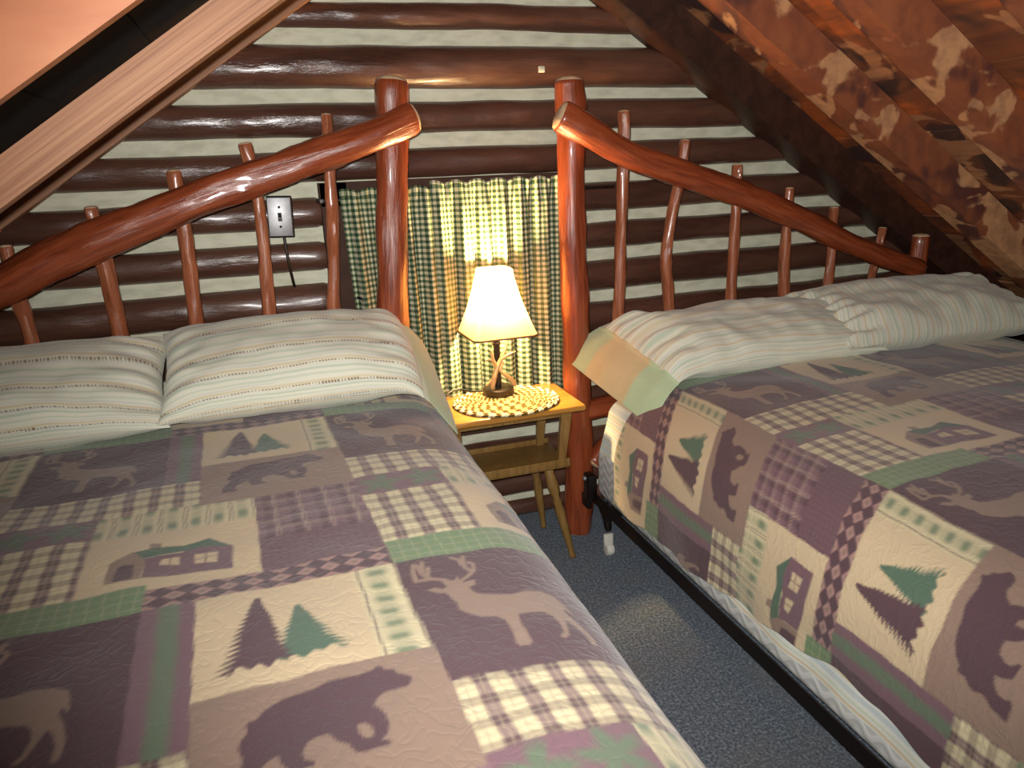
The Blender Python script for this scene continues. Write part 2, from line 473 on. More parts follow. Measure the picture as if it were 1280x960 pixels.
def rafter(parent, fn, xa, xb, y0, y1, off, top, mat, nm='rafter'):
    mb = MB(); n = 40
    vs = []; F = []; U = []
    for i in range(n + 1):
        x = xa + (xb - xa) * i / n; w = noise.noise(Vector((x * 3, y0 * 7, off))) * .0025
        zb, zt = fn(x, off) + w, fn(x, top)
        vs += [(x, y0 + w, zb), (x, y1 + w, zb), (x, y1, zt), (x, y0, zt)]
    L = 1.2 / n * (xb - xa)
    for i in range(n):
        a = i * 4; b = a + 4
        for (p, q, d0, d1) in ((0, 1, 0, y1 - y0), (1, 2, .3, .3 + top - off), (2, 3, .7, .7 + y1 - y0), (3, 0, 1.2 + (top - off), 1.2)):
            F.append((a + p, b + p, b + q, a + q)); U.append([(i * L, d0), (i * L + L, d0), (i * L + L, d1), (i * L, d1)])
    F += [(0, 1, 2, 3), (n * 4 + 3, n * 4 + 2, n * 4 + 1, n * 4)]; U += [[(0, 0)] * 4] * 2
    mb.add(vs, F, U)
    return mb.build(nm, mat, parent, smooth=False, loc=((xa + xb) / 2, (y0 + y1) / 2, fn((xa + xb) / 2, (off + top) / 2)))
rafter(ceilR, PR, XR, 3.98, 2.40, 2.545, 0, .146, M['rafter_dark'])
for (a, b) in ((1.98, 2.08), (1.58, 1.665), (1.20, 1.285), (.80, .885), (.40, .485), (0, .085), (-.4, -.315), (-.8, -.715), (-1.2, -1.115), (-1.6, -1.515), (-2, -1.915)):
    rafter(ceilR, PR, XR, 3.98, a, b, 0, .146, M['rafter'])
rafter(ceilL, PL, -2.55, XR, 2.49, 2.545, 0, .146, M['beam_lit'])
rafter(ceilL, PL, -2.55, XR, 1.50, 1.54, -.125, -.049, M['beam_lit'])  # kept shallow so the shade-coloured deck shows above it
rafter(ceilL, PL, -2.55, XR, 1.0, 1.02, -.113, .146, M['beam_near'])
for a in (.5, 0, -.5, -1.0, -1.5): rafter(ceilL, PL, -2.55, XR, a, a + .04, -.125, .146, M['beam_lit'])
# unseen side and rear closures of the loft
mb = MB(); mb.box((XW1 + .05, .2, .15), (.06, 4.8, .5)); tag(mb.build('wall_east', M['plaster'], smooth=False), kind='structure')
mb = MB(); mb.box((XW0 - .05, .2, .15), (.06, 4.8, .5)); tag(mb.build('wall_west', M['plaster'], smooth=False), kind='structure')
mb = MB(); P = poly; n = 5
mb.add([(x, -2.15, z) for x, z in P] + [(x, -2.22, z) for x, z in P], [tuple(range(4, -1, -1)), tuple(range(5, 10))] + [(i, (i + 1) % n, (i + 1) % n + n, i + n) for i in range(n)])
tag(mb.build('wall_rear', M['plaster'], smooth=False), kind='structure')

# ------------------------------------------------------------------ quilt pattern (cell coordinates u: across, v: head to foot)
PU, PV = .792, .98
CREAM = np.array(lin((196, 176, 142))); TAN = np.array(lin((136, 114, 99))); PLUM = np.array(lin((78, 55, 62)))
MAUVE = np.array(lin((110, 82, 90))); GREEN = np.array(lin((88, 112, 86))); PALE = np.array(lin((206, 194, 156)))
LGREEN = np.array(lin((112, 138, 98))); DIA = np.array(lin((158, 124, 118))); DKGREEN = np.array(lin((72, 98, 80)))
DEER = [(0.035, 0.115), (0.051, 0.113), (0.062, 0.121), (0.072, 0.115), (0.068, 0.097), (0.073, 0.084), (0.083, 0.095), (0.09, 0.098), (0.1, 0.084), (0.1, 0.102), (0.105, 0.111), (0.114, 0.108), (0.128, 0.11), (0.124, 0.126), (0.109, 0.13), (0.115, 0.153), (0.128, 0.161), (0.152, 0.168), (0.176, 0.173), (0.205, 0.167), (0.235, 0.173), (0.256, 0.188), (0.262, 0.209), (0.266, 0.235), (0.265, 0.247), (0.255, 0.226), (0.251, 0.239), (0.262, 0.267), (0.27, 0.297), (0.271, 0.319), (0.265, 0.334), (0.257, 0.333), (0.26, 0.306), (0.252, 0.285), (0.241, 0.267), (0.234, 0.287), (0.224, 0.313), (0.212, 0.323), (0.205, 0.317), (0.218, 0.306), (0.223, 0.282), (0.22, 0.261), (0.209, 0.247), (0.185, 0.242), (0.162, 0.239), (0.154, 0.267), (0.153, 0.301), (0.153, 0.321), (0.146, 0.329), (0.138, 0.325), (0.131, 0.326), (0.128, 0.315), (0.133, 0.284), (0.134, 0.25), (0.126, 0.236), (0.099, 0.229), (0.081, 0.209), (0.071, 0.193), (0.073, 0.17), (0.067, 0.158), (0.066, 0.152), (0.063, 0.135), (0.049, 0.131)]
ANT = [[(0.071, 0.09), (0.052, 0.082), (0.04, 0.059), (0.039, 0.025)], [(0.052, 0.082), (0.026, 0.08), (0.026, 0.048), (0.033, 0.022)],
       [(0.04, 0.059), (0.052, 0.019)], [(0.047, 0.073), (0.056, 0.043)], [(0.099, 0.105), (0.119, 0.092), (0.135, 0.077), (0.144, 0.052), (0.138, 0.043)],
       [(0.131, 0.081), (0.124, 0.061), (0.121, 0.042), (0.121, 0.025), (0.109, 0.016)], [(0.124, 0.061), (0.132, 0.017)]]
BEAR = [(0.742, 0.348), (0.738, 0.359), (0.729, 0.368), (0.712, 0.37), (0.698, 0.369), (0.685, 0.377), (0.677, 0.391), (0.685, 0.403), (0.69, 0.417), (0.689, 0.436), (0.683, 0.453), (0.673, 0.46), (0.684, 0.466), (0.684, 0.472), (0.668, 0.473), (0.651, 0.474), (0.639, 0.47), (0.633, 0.459), (0.628, 0.448), (0.617, 0.438), (0.611, 0.428), (0.606, 0.417), (0.592, 0.417), (0.579, 0.422), (0.572, 0.439), (0.573, 0.452), (0.584, 0.46), (0.583, 0.468), (0.572, 0.467), (0.558, 0.468), (0.551, 0.465), (0.545, 0.449), (0.542, 0.432), (0.531, 0.437), (0.517, 0.449), (0.513, 0.459), (0.513, 0.471), (0.519, 0.483), (0.508, 0.49), (0.479, 0.488), (0.483, 0.449), (0.494, 0.433), (0.497, 0.42), (0.491, 0.404), (0.493, 0.39), (0.503, 0.375), (0.501, 0.362), (0.506, 0.356), (0.517, 0.354), (0.528, 0.34), (0.544, 0.33), (0.555, 0.324), (0.577, 0.321), (0.598, 0.321), (0.621, 0.314), (0.644, 0.314), (0.666, 0.316), (0.689, 0.313), (0.695, 0.308), (0.702, 0.307), (0.709, 0.319), (0.722, 0.324), (0.724, 0.334), (0.735, 0.342)]
HOLE = [(0.645, 0.419), (0.656, 0.42), (0.664, 0.43), (0.666, 0.444), (0.662, 0.452), (0.653, 0.45), (0.646, 0.438)]
GABLE = [(0.265, 0.851), (0.264, 0.768), (0.307, 0.731), (0.328, 0.771), (0.327, 0.855)]
DOOR = [(0.279, 0.846), (0.281, 0.792), (0.291, 0.782), (0.31, 0.79), (0.312, 0.849)]
WIN1 = [(0.356, 0.806), (0.362, 0.785), (0.396, 0.781), (0.397, 0.815)]
WIN2 = [(0.425, 0.781), (0.467, 0.789), (0.467, 0.833), (0.426, 0.823)]
CHIM = [(0.333, 0.705), (0.355, 0.711), (0.357, 0.745), (0.335, 0.738)]
HWALL = [(0.328, 0.771), (0.329, 0.853), (0.495, 0.868), (0.496, 0.771), (0.453, 0.723), (0.413, 0.751), (0.398, 0.764)]
ROOF = [(0.307, 0.734), (0.333, 0.73), (0.399, 0.735), (0.453, 0.714), (0.494, 0.771), (0.473, 0.764), (0.44, 0.75), (0.397, 0.76), (0.325, 0.771)]

def inpoly(u, v, P):
    r = np.zeros(u.shape, bool); n = len(P)
    for i in range(n):
        x1, y1 = P[i]; x2, y2 = P[(i + 1) % n]
        if y1 == y2: continue
        c = ((y1 > v) != (y2 > v)) & (u < (x2 - x1) * (v - y1) / (y2 - y1) + x1)
        r ^= c
    return r
def nearline(u, v, L, w):
    r = np.zeros(u.shape, bool)
    for (a, b) in zip(L[:-1], L[1:]):
        dx, dy = b[0] - a[0], b[1] - a[1]; q = dx * dx + dy * dy
        t = np.clip(((u - a[0]) * dx + (v - a[1]) * dy) / q, 0, 1)
        r |= (u - a[0] - t * dx) ** 2 + (v - a[1] - t * dy) ** 2 < w * w
    return r
def pine(u, v, ax, ay, bl, br, by, n, seed):
    t = (v - ay) / (by - ay)
    ok = (t > 0) & (t < 1.08)
    ph = t * n
    saw = ph - np.floor(ph)
    jl = 0.5 + 0.5 * np.sin(np.floor(ph) * 12.9 + seed); jr = 0.5 + 0.5 * np.sin(np.floor(ph + .5) * 7.7 + seed * 2)
    sawr = (ph + .5) - np.floor(ph + .5)
    tt = np.clip(t, 0, 1)
    L_ = (ax - bl) * tt * (0.55 + 0.42 * saw + .12 * jl) + .004; R_ = (br - ax) * tt * (0.55 + 0.42 * sawr + .12 * jr) + .004
    bot = 1.0 + 0.03 * np.sin(u * 210 + seed) + .02 * np.sin(u * 97)
    return ok & (u > ax - L_) & (u < ax + R_) & (t < bot)
def lerp(a, b, w): return a + (b - a) * w[..., None]
def bar(x, per, lo, hi, soft=.06):
    p = (x / per) % 1.0
    return np.clip((p - lo) / soft, 0, 1) * np.clip((hi - p) / soft, 0, 1)

def quilt_color(pu, pv):
    """linear RGB of the printed patchwork at pattern coordinates"""
    # slightly wobbling seams
    wob = .0012 * np.sin(pu * 41 + pv * 13) + .0010 * np.sin(pv * 67 - pu * 29)
    pu = pu + wob; pv = pv + .0014 * np.sin(pu * 37) + .0016 * np.sin(pv * 23 + pu * 51)
    ci = np.floor(pu / PU); cj = np.floor(pv / PV)
    u = pu - ci * PU; v = pv - cj * PV
    C = np.broadcast_to(MAUVE, u.shape + (3,)).copy()
    def put(mask, colr):
        if isinstance(colr, np.ndarray) and colr.ndim == 1: C[mask] = colr
        else: C[mask] = colr[mask]
    # big cream plaid
    bu = bar(pu, .0565, .5, 1.0, .08); bv = bar(pv, .046, .46, 1.0, .1)
    pl = lerp(np.broadcast_to(PALE, u.shape + (3,)), MAUVE, np.clip(bu * .8, 0, 1)); pl = lerp(pl, PLUM, np.clip(bv * (.48 + .40 * bu), 0, 1))
    thin = np.maximum(bar(pu, .0565, .2, .27, .02), bar(pv, .046, .2, .28, .02)); pl = lerp(pl, MAUVE, thin * .35)
    thin2 = np.maximum(bar(pu, .0565, .72, .78, .02), bar(pv, .046, .70, .76, .02)); pl = lerp(pl, PALE, thin2 * .35)
    put((u < .43) & (v >= .38) & (v < .53), pl)
    put((u < .215) & (v >= .64) & (v < .885), pl)
    # leaf strip: green blotches on mauve
    def blob(cu, cv, r, lob):
        du, dv = u - cu, v - cv; a = np.arctan2(dv, du); rr = np.hypot(du, dv * .95)
        return np.clip((r * (1 + .28 * np.cos(a * 5 + lob) + .08 * np.cos(a * 11)) - rr) / (r * .55), 0, 1)
    lf = np.maximum(blob(.055, .588, .05, .6), blob(.16, .582, .05, 2.2))
    put((u < .215) & (v >= .53) & (v < .64), lerp(np.broadcast_to(MAUVE * 1.08, u.shape + (3,)), GREEN, lf * .85))
    # green plaid strip over the house, double lines running head to foot
    def gplaid(a, b, pa, pb):
        base = np.broadcast_to(PALE * .92, u.shape + (3,))
        gb = bar(a, pa, .30, .90, .18) * (0.35 + .65 * bar(b, pb, .25, .85, .22))
        g = lerp(base, GREEN, gb * .85)
        ln = np.maximum(bar(a, pa, .02, .10, .03), bar(a, pa, .16, .24, .03)); g = lerp(g, PLUM, ln * .75)
        return lerp(g, PALE, bar(b, pb, .92, .99, .02) * .6)
    put((u >= .215) & (u < .55) & (v >= .545) & (v < .65), gplaid(pu, v - .57, .05, .09))
    put((u >= .215) & (u < .43) & (v >= .53) & (v < .65), gplaid(pu, v - .57, .05, .09))
    # house block
    put((u >= .215) & (u < .55) & (v >= .65) & (v < .905), CREAM)
    put(inpoly(u, v, CHIM), TAN); put(inpoly(u, v, HWALL), MAUVE); put(inpoly(u, v, ROOF), DKGREEN)
    put(inpoly(u, v, GABLE), TAN * .95); put(inpoly(u, v, DOOR), PLUM); put(inpoly(u, v, WIN1), CREAM); put(inpoly(u, v, WIN2), CREAM)
    put((np.abs(u - .446) < .0018) & inpoly(u, v, WIN2), TAN); put((np.abs(v - .805) < .0018) & inpoly(u, v, WIN2), TAN)
    put((np.abs(u - .378) < .0018) & inpoly(u, v, WIN1), TAN)
    # mauve plaid + darker grid
    mp = lerp(np.broadcast_to(MAUVE * 1.12, u.shape + (3,)), PLUM, np.clip(.55 * bar(pu, .058, .1, .45, .06) + .4 * bar(pv, .05, .1, .45, .06), 0, 1))
    mp = lerp(mp, PALE, np.maximum(bar(pu, .058, .52, .56, .01) * .5, bar(pu, .058, .62, .66, .01) * .4)); mp = lerp(mp, PALE, np.maximum(bar(pv, .05, .55, .60, .01), bar(pv, .05, .7, .75, .01)) * .35)
    put((u >= .55) & (v >= .545) & (v < .77), mp)
    dm = lerp(np.broadcast_to(MAUVE * .88, u.shape + (3,)), PLUM, np.maximum(bar(pu, .016, 0, .4, .1), bar(pv, .016, 0, .4, .1)) * .4)
    put((u >= .55) & (v >= .77) & (v < .905), dm)
    # green check strip
    gc = lerp(np.broadcast_to(LGREEN * .85, u.shape + (3,)), PALE, np.maximum(bar(pu, .026, 0, .10, .05), bar(pv, .026, .0, .10, .05)) * .5)
    put((u < .34) & (v >= .885), gc)
    # diamond sash
    d_ = (u >= .34) & (v >= .905); put(d_, PLUM)
    a = (pu / .047 + (v - .905) / .0375); b = (pu / .047 - (v - .905) / .0375)
    fa, fb = a - np.floor(a), b - np.floor(b)
    par = (np.floor(a) + np.floor(b)) % 2 == 0
    ins = (fa > .06) & (fa < .94) & (fb > .06) & (fb < .94)
    dia = par & ins; put(d_ & dia, DIA); core = dia & (fa > .3) & (fa < .7) & (fb > .3) & (fb < .7); put(d_ & core, TAN * .85)
    # deer block
    put((u < .34) & (v < .38), PLUM)
    deer = inpoly(u, v, DEER)
    for L_ in ANT: deer |= nearline(u, v, L_, .0045)
    put(deer & (u < .34) & (v < .38), TAN * .95)
    # sash beside the deer: green streak in mauve
    sw = np.clip((.024 - np.abs(u - .387)) / .014, 0, 1)
    put((u >= .34) & (u < .43) & (v < .38), lerp(np.broadcast_to(MAUVE * 1.05, u.shape + (3,)), GREEN, sw * .85))
    # pine block and plaid edge
    put((u >= .43) & (v < .285), CREAM)
    p2 = pine(u, v, .601, .082, .545, .668, .236, 13, 2.0); p1 = pine(u, v, .536, .033, .460, .578, .238, 15, 0.7)
    p2 &= (u >= .43); p1 &= (u >= .43); put(p2, DKGREEN * 1.1); put(p1, PLUM * 1.1)
    put((u >= .708) & (v < .285), gplaid(u - .700, v, .084, .043))
    # bear block
    bb = (u >= .43) & (v >= .285) & (v < .545); put(bb, TAN)
    put(inpoly(u, v, BEAR) & ~inpoly(u, v, HOLE), PLUM * 1.02)
    return C

def quilt_aa(pu, pv, du, dv, n=3):
    acc = 0
    for i in range(n):
        for j in range(n):
            acc = acc + quilt_color(pu + du * ((i + .5) / n - .5), pv + dv * ((j + .5) / n - .5))
    return acc / (n * n)

def curve_table(pts, step=0.002):
    P = [np.array(p, float) for p in pts]; out = []
    for i in range(len(P) - 1):
        p0 = P[max(i - 1, 0)]; p1 = P[i]; p2 = P[i + 1]; p3 = P[min(i + 2, len(P) - 1)]
        for j in range(40):
            t = j / 40
            out.append(.5 * ((2 * p1) + (-p0 + p2) * t + (2 * p0 - 5 * p1 + 4 * p2 - p3) * t * t + (-p0 + 3 * p1 - 3 * p2 + p3) * t ** 3))
    out.append(P[-1]); out = np.array(out)
    s = np.concatenate([[0], np.cumsum(np.hypot(*(np.diff(out, axis=0).T)))])
    return s, out
def vnoise(X, Y, seed, f):
    """cheap smooth value noise on arrays"""
    x = X * f + seed * 13.1; y = Y * f + seed * 7.7
    return (np.sin(x * 1.0 + 1.7 * np.sin(y * .9)) + np.sin(y * 1.3 + 1.3 * np.sin(x * .8 + 2)) + np.sin((x + y) * .7 + seed)) / 3

KQ = .845
# ---- quilt on the bed nearer the camera
def left_quilt():
    s, P = curve_table([(-1.18, .28), (-1.175, .42), (-1.165, .56), (-1.13, .66), (-1.06, .715), (-.96, .732), (-.6, .735), (-.2, .735), (.1, .734), (.26, .730), (.345, .712), (.405, .668), (.435, .59), (.447, .48), (.452, .36), (.445, .27)])
    s_ref = np.interp(0.0, P[:, 0][np.argsort(P[:, 0])], s[np.argsort(P[:, 0])])
    smax = s[-1]
    ns = int(smax / .0036); ys = np.linspace(.16, 2.14, int(1.98 / .0036))
    S, Y = np.meshgrid(np.linspace(0, smax, ns), ys)
    X = np.interp(S, s, P[:, 0]); Z = np.interp(S, s, P[:, 1])
    pu = (S - s_ref + .06 * Y) / KQ - .222; pv = 2.255 - Y / KQ
    C = quilt_aa(pu, pv, .0036 / KQ, .0036 / KQ)
    top = np.clip((Z - .5) / .2, 0, 1)
    Z = Z + top * (.004 * vnoise(X, Y, 1, 9) + .003 * vnoise(X, Y, 2, 23)) - .02 * np.clip((Y - 2.0) / .2, 0, 1) * 0
    X = X + (1 - top) * .012 * vnoise(Y, Z, 3, 14) * np.sign(X)
    # foot end bends down
    d = np.clip(.30 - Y, 0, 1); Z = Z - .9 * d ** 2 * 3
    UV = np.stack([pu, pv], -1)
    o = grid_obj('quilt', np.stack([X, Y, Z], -1), C, M['quilt'], UV=UV, loc=(-.36, 1.1, .73))
    return tag(o, 'plum, cream and green wildlife patchwork quilt lying flat on the bed beside the light switch', 'quilt', 'wildlife patchwork quilts')
left_quilt()

# ---- quilt on the bed under the low roof, hanging down its side
def right_quilt():
    prof = [(2.74, .30), (2.72, .45), (2.69, .58), (2.62, .655), (2.48, .68), (2.2, .692), (1.85, .700), (1.5, .692), (1.3, .680), (1.175, .664), (1.09, .632), (1.03, .582), (.995, .52), (.979, .45), (.972, .36), (.968, .26)]
    s, P = curve_table(prof)
    sA = s[np.argmin(np.abs(P[:, 0] - 1.175) + (P[:, 1] < .6) * 5)]
    smax = s[-1]
    ns = int(smax / .0036); ny = int(1.85 / .0036)
    S01, Y = np.meshgrid(np.linspace(0, 1, ns), np.linspace(.16, 1.985, ny))
    # hem height varies along the bed
    yy = np.array([.16, .6, .75, .86, .98, 1.06, 1.15, 1.36, 1.46, 1.64, 1.80, 1.96, 2.1]); hz = .016 + np.array([.31, .315, .322, .340, .336, .325, .316, .288, .278, .270, .264, .262, .262])
    hem = np.interp(Y, yy, hz) + .004 * np.sin(Y * 40)
    zs = P[::-1, 1]; s_at = np.interp(hem, P[-80:, 1][::-1], s[-80:][::-1])
    S = S01 * s_at
    X = np.interp(S, s, P[:, 0]); Z = np.interp(S, s, P[:, 1])
    d = np.clip(S - sA, 0, 1)
    w = np.clip(d / .30, 0, 1); w = 1 - (1 - w) ** 1.6
    pu = -(S - sA) / KQ
    pv = (1.915 - .215 * w - Y) / (.845 - .125 * w)
    C = quilt_aa(pu, pv, .0036 / KQ, .0036 / KQ)
    side = np.clip((.60 - Z) / .2, 0, 1) * (X < 1.3)
    X = X - side * (.006 + .007 * np.sin(Y * 17 + 1) * np.clip((.5 - Z) / .2, 0, 1) + .005 * vnoise(Y, Z, 4, 20))
    top = np.clip((Z - .55) / .12, 0, 1); Z = Z + top * (.006 * vnoise(X, Y, 5, 7) + .003 * vnoise(X, Y, 6, 21))
    UV = np.stack([pu, pv], -1)
    o = grid_obj('quilt', np.stack([X, Y, Z], -1), C, M['quilt'], UV=UV, loc=(1.8, 1.1, .69))
    return tag(o, 'plum and cream wildlife patchwork quilt hanging down beside the exposed black bed rail', 'quilt', 'wildlife patchwork quilts')
right_quilt()

# ------------------------------------------------------------------ mattresses and box springs
def rounded_block(name, x0, x1, y0, y1, z0, z1, r, mat, label, cat, parent=None):
    mb = MB(); mb.box(((x0 + x1) / 2, (y0 + y1) / 2, (z0 + z1) / 2), (x1 - x0, y1 - y0, z1 - z0), bev=r)
    o = mb.build(name, mat, parent, smooth=True, loc=((x0 + x1) / 2, (y0 + y1) / 2, z0))
    return tag(o, label, cat)
rounded_block('box_spring', 1.0, 2.5, .24, 2.20, .205, .395, .03, M['ticking'], 'white box spring with wavy stitching lying on the exposed black bed rail', 'box spring')
rounded_block('mattress', 1.065, 2.5, .24, 2.21, .397, .630, .085, M['ticking'], 'white mattress whose head corner shows beside the red log post at the low roof bed', 'mattress')
rounded_block('box_spring', -1.12, .41, .24, 2.18, .205, .43, .03, M['ticking'], 'white box spring hidden under the quilt of the bed beside the light switch', 'box spring')
rounded_block('mattress', -1.10, .365, .24, 2.19, .432, .712, .085, M['ticking'], 'white mattress under the quilt of the bed beside the light switch', 'mattress')

# striped sheet hanging below the quilt and at the mattress head
def sheet():
    yy = np.linspace(.2, 2.13, 420)
    prof_s = np.linspace(0, 1, 110)
    Yg, T = np.meshgrid(yy, prof_s, indexing='ij')
    hem = np.interp(Yg, [.2, .7, .86, 1.0, 1.15, 1.3, 1.42, 1.5, 1.9, 2.13], [.275, .268, .272, .280, .272, .276, .30, .40, .41, .40])
    # cross-section: from top of mattress round the edge and down
    ang = np.clip(T / .25, 0, 1) * PI / 2
    X = 1.122 - .105 * np.sin(ang); Z = .525 + .07 * np.cos(ang)
    tt = np.clip((T - .25) / .75, 0, 1)
    Z = np.where(T > .25, .525 + (hem - .525) * tt, Z)
    X = X - tt * .030 + .003 * np.sin(Yg * 31) * tt + np.where(Yg > 1.9, -.004 * tt, 0)
    
    st = (T * .42) / .06
    p = st % 1.0
    W_ = np.array(lin((222, 224, 214))); A_ = np.array(lin((196, 206, 206))); B_ = np.array(lin((214, 196, 160))); D_ = np.array(lin((150, 130, 90)))
    C = np.broadcast_to(W_, T.shape + (3,)).copy()
    C[(p > .1) & (p < .35)] = A_; C[(p > .5) & (p < .62)] = np.array(lin((206, 214, 190))); C[(p > .75) & (p < .9)] = B_
    C[(p > .43) & (p < .455) & ((Yg / .009) % 1 < .5)] = D_
    # head end: bands run along the bed too
    UV = np.stack([Yg, Z], -1)
    o = grid_obj('bed_sheet', np.stack([X, Yg, Z], -1), C, M['pillow'], UV=UV, loc=(1.0, 1.1, .55))
    tag(o, 'pale striped bed sheet showing under the hem of the hanging quilt', 'bed sheet')
sheet()

# ------------------------------------------------------------------ pillows
def stripes(t, along, seed=0.0, dots=True, k=1.0):
    """pillowcase stripes: t metres across the bands"""
    W_ = np.array(lin((222, 220, 200))); G_ = np.array(lin((184, 198, 176))); B_ = np.array(lin((208, 192, 156))); L_ = np.array(lin((192, 197, 192)))
    C = np.broadcast_to(W_, t.shape + (3,)).copy()
    p = (t / .062 + seed) % 1.0
    def band(a, b, c, s=.03, o=.9):
        nonlocal C
        w = np.clip((p - a) / s, 0, 1) * np.clip((b - p) / s, 0, 1) * o; C = C + (c - C) * w[..., None]
    band(.06, .20, G_); band(.26, .33, L_); band(.44, .60, B_, .04, .8); band(.66, .72, L_); band(.80, .92, G_, .03, .7)
    if dots:
        q = (t / .124 + seed * .5) % 1.0
        dm = ((np.abs(q - .19) < .017) | (np.abs(q - .69) < .017)) & ((along / .0085) % 1.0 < .55)
        C[dm] = np.array(lin((128, 104, 66)))
    return C

def make_pillow(name, W, Hh, T, loc, tilt, yawz, rollx, seed, label, mode='along', wr=1.0, open_end=0, hem=.15, pivot=0.0, rb=.12, fmax=55, dots=True, skew=0.0, shear=0.0):
    """W width along x, Hh height, T thickness; open_end = +1/-1 gives the pillowcase an open hemmed end on that side"""
    nb = 240
    th = np.linspace(0, 2 * PI, nb, endpoint=False)
    Rm = (Matrix.Rotation(yawz, 3, 'Z') @ Matrix.Rotation(tilt, 3, 'X') @ Matrix.Rotation(rollx, 3, 'Y'))
    Rn = np.array([[Rm[i][j] for j in range(3)] for i in range(3)])
    hw = hem / (W / 2)
    def surf(a):
        A, TH = np.meshgrid(a, th, indexing='ij')
        cb, sb = np.cos(TH), np.sin(TH)
        b = np.sign(cb) * np.abs(cb) ** .75
        ea = np.minimum(np.abs(A), 1.0)
        endf = (1 - ea ** 3.2) ** .55
        if open_end:
            o_ = A * open_end
            flat = np.clip((o_ - 1) / hw, 0, 1)
            endo = .075 + .925 * (1 - np.clip((o_ - .25) / .78, 0, 1) ** 2.0) ** .7
            endo = np.where(o_ > 1, .075 + .05 * np.sin(flat * PI), endo)
            endf = np.where(o_ > 0, endo, endf)
        hprof = np.sign(sb) * (np.abs(sb) ** 1.05) * endf * (1 - .12 * np.abs(b) ** 6)
        corner = 1 - .05 * np.cos(b * PI / 2) * ea ** 6
        if open_end: corner = np.where(A * open_end > 0, 1.0, corner)
        X = A * W / 2 * corner
        Y = b * Hh / 2 * (.93 + .07 * ea ** 4) * (1.0 - .03 * np.cos(np.clip(A, -1, 1) * PI / 2))
        if open_end:
            X = X + open_end * shear * Y * np.clip(A * open_end, 0, 1.2)
            Y = Y * (1 + .12 * np.clip((A * open_end - 1) / hw, 0, 1))
        Z = hprof * T / 2
        wz = (vnoise(X, Y, seed, 18) * .006 + vnoise(X * .5, Y, seed + 3, 46) * .0034 + vnoise(X, Y * .5, seed + 5, 60) * .0022) * wr
        pull = .008 * np.sin((Y + .03 * vnoise(X, Y, seed + 1, 6)) * 100 + seed) * np.clip((ea - .62) / .3, 0, 1) * wr
        if open_end: pull = pull * np.where(A * open_end > .8, np.clip(1 - (A * open_end - .8) * 3, .25, 1), 1)
        Z = Z + (wz + pull) * np.sign(sb) * np.clip(endf * 1.5, 0, 1) * np.abs(sb) ** .5
        if mode == 'along': C = stripes((1 - 2 * np.where(TH > PI, 2 * PI - TH, TH) / PI) * Hh * .56 + .008 * vnoise(X, Y, seed, 5), X, seed, dots)
        else: C = stripes(X, Y, seed, dots)
        P = np.stack([X, Y, Z], -1) @ Rn.T + np.array(loc)
        if open_end:
            # the open end bends down over the mattress edge
            px = pivot + skew * (P[..., 1] - loc[1])
            zc = loc[2] + (P[..., 1] - loc[1]) * math.tan(tilt)
            d = np.clip((P[..., 0] - px) * open_end, 0, 9); h = P[..., 2] - zc
            fm = rad(fmax); f = np.clip(d / rb, 0, fm); e = np.clip(d - rb * fm, 0, 9)
            nx_ = px + open_end * (rb * np.sin(f) + e * math.cos(fm) + h * np.sin(f))
            nz_ = zc - rb * (1 - np.cos(f)) - e * math.sin(fm) + h * np.cos(f)
            P[..., 0] = np.where(d > 0, nx_, P[..., 0]); P[..., 2] = np.where(d > 0, nz_, P[..., 2])
        UV = np.stack([A * W / 2, b * Hh / 2 + np.sign(sb) * 2], -1)
        return P, C, UV, A, b
    P, C, UV, A, b = surf(np.linspace(-1, 1, 250))
    o = grid_obj(name, P, C, M['pillow'], UV=UV, loc=loc, closed_u=True)
    tag(o, label, 'pillow', 'striped pillows at the bed heads')
    if open_end:
        P, C, UV, A, b = surf(open_end * np.linspace(.985, 1 + hw, 60))
        t = (np.abs(A) - 1) / hw
        C = np.broadcast_to(HC, t.shape + (3,)).copy()
        if mode == 'along':
            C = lerp(C, HG, np.clip((b * -1 - .35) / .05, 0, 1)); C = lerp(C, HG, np.clip((b - .5) / .08, 0, 1) * .9)
        if wr < 1.5: C = lerp(np.broadcast_to(HL, t.shape + (3,)), HG, np.clip((t - .12) / .05, 0, 1))
        ctr = P.mean(axis=(0, 1)); P = P + (P - P[:, :].mean(axis=1, keepdims=True)) * .012
        hm = grid_obj('pillowcase_hem', P, C, M['pillow'], parent=o, UV=UV, loc=tuple(ctr), closed_u=True)
        hm['label'] = 'pale green hem' if wr < 1.5 else 'pale green and cream hem'
    return o
HG = np.array(lin((178, 198, 160))); HC = np.array(lin((206, 186, 142))); HL = np.array(lin((206, 214, 192)))
p1 = make_pillow('pillow', .90, .42, .20, (-.76, 2.075, .845), rad(22), rad(2), rad(0), 1.3, 'striped pillow cut by the picture edge, under the lower end of the slanting log rail', wr=1.1)
p2 = make_pillow('pillow', .68, .41, .20, (.005, 2.085, .858), rad(23), rad(1), rad(0), 2.9, 'plump striped pillow below the light switch, its green hem reaching the nightstand', wr=1.0, open_end=1, hem=.14, pivot=.27, rb=.13, fmax=54)
p3 = make_pillow('pillow', .86, .41, .185, (1.53, 2.085, .765), rad(16), rad(-2), rad(0), 4.4, 'crumpled striped pillow beside the red log post, its pale hem hanging over the bed edge', wr=2.0, dots=False, open_end=-1, hem=.165, pivot=1.20, rb=.20, fmax=60, skew=-.22, shear=.24)
p4 = make_pillow('pillow', .90, .45, .20, (2.24, 2.06, .785), rad(14), rad(-3), rad(0), 6.1, 'crumpled striped pillow in the low corner under the dark sloping roof', mode='across', wr=2.2, dots=False)

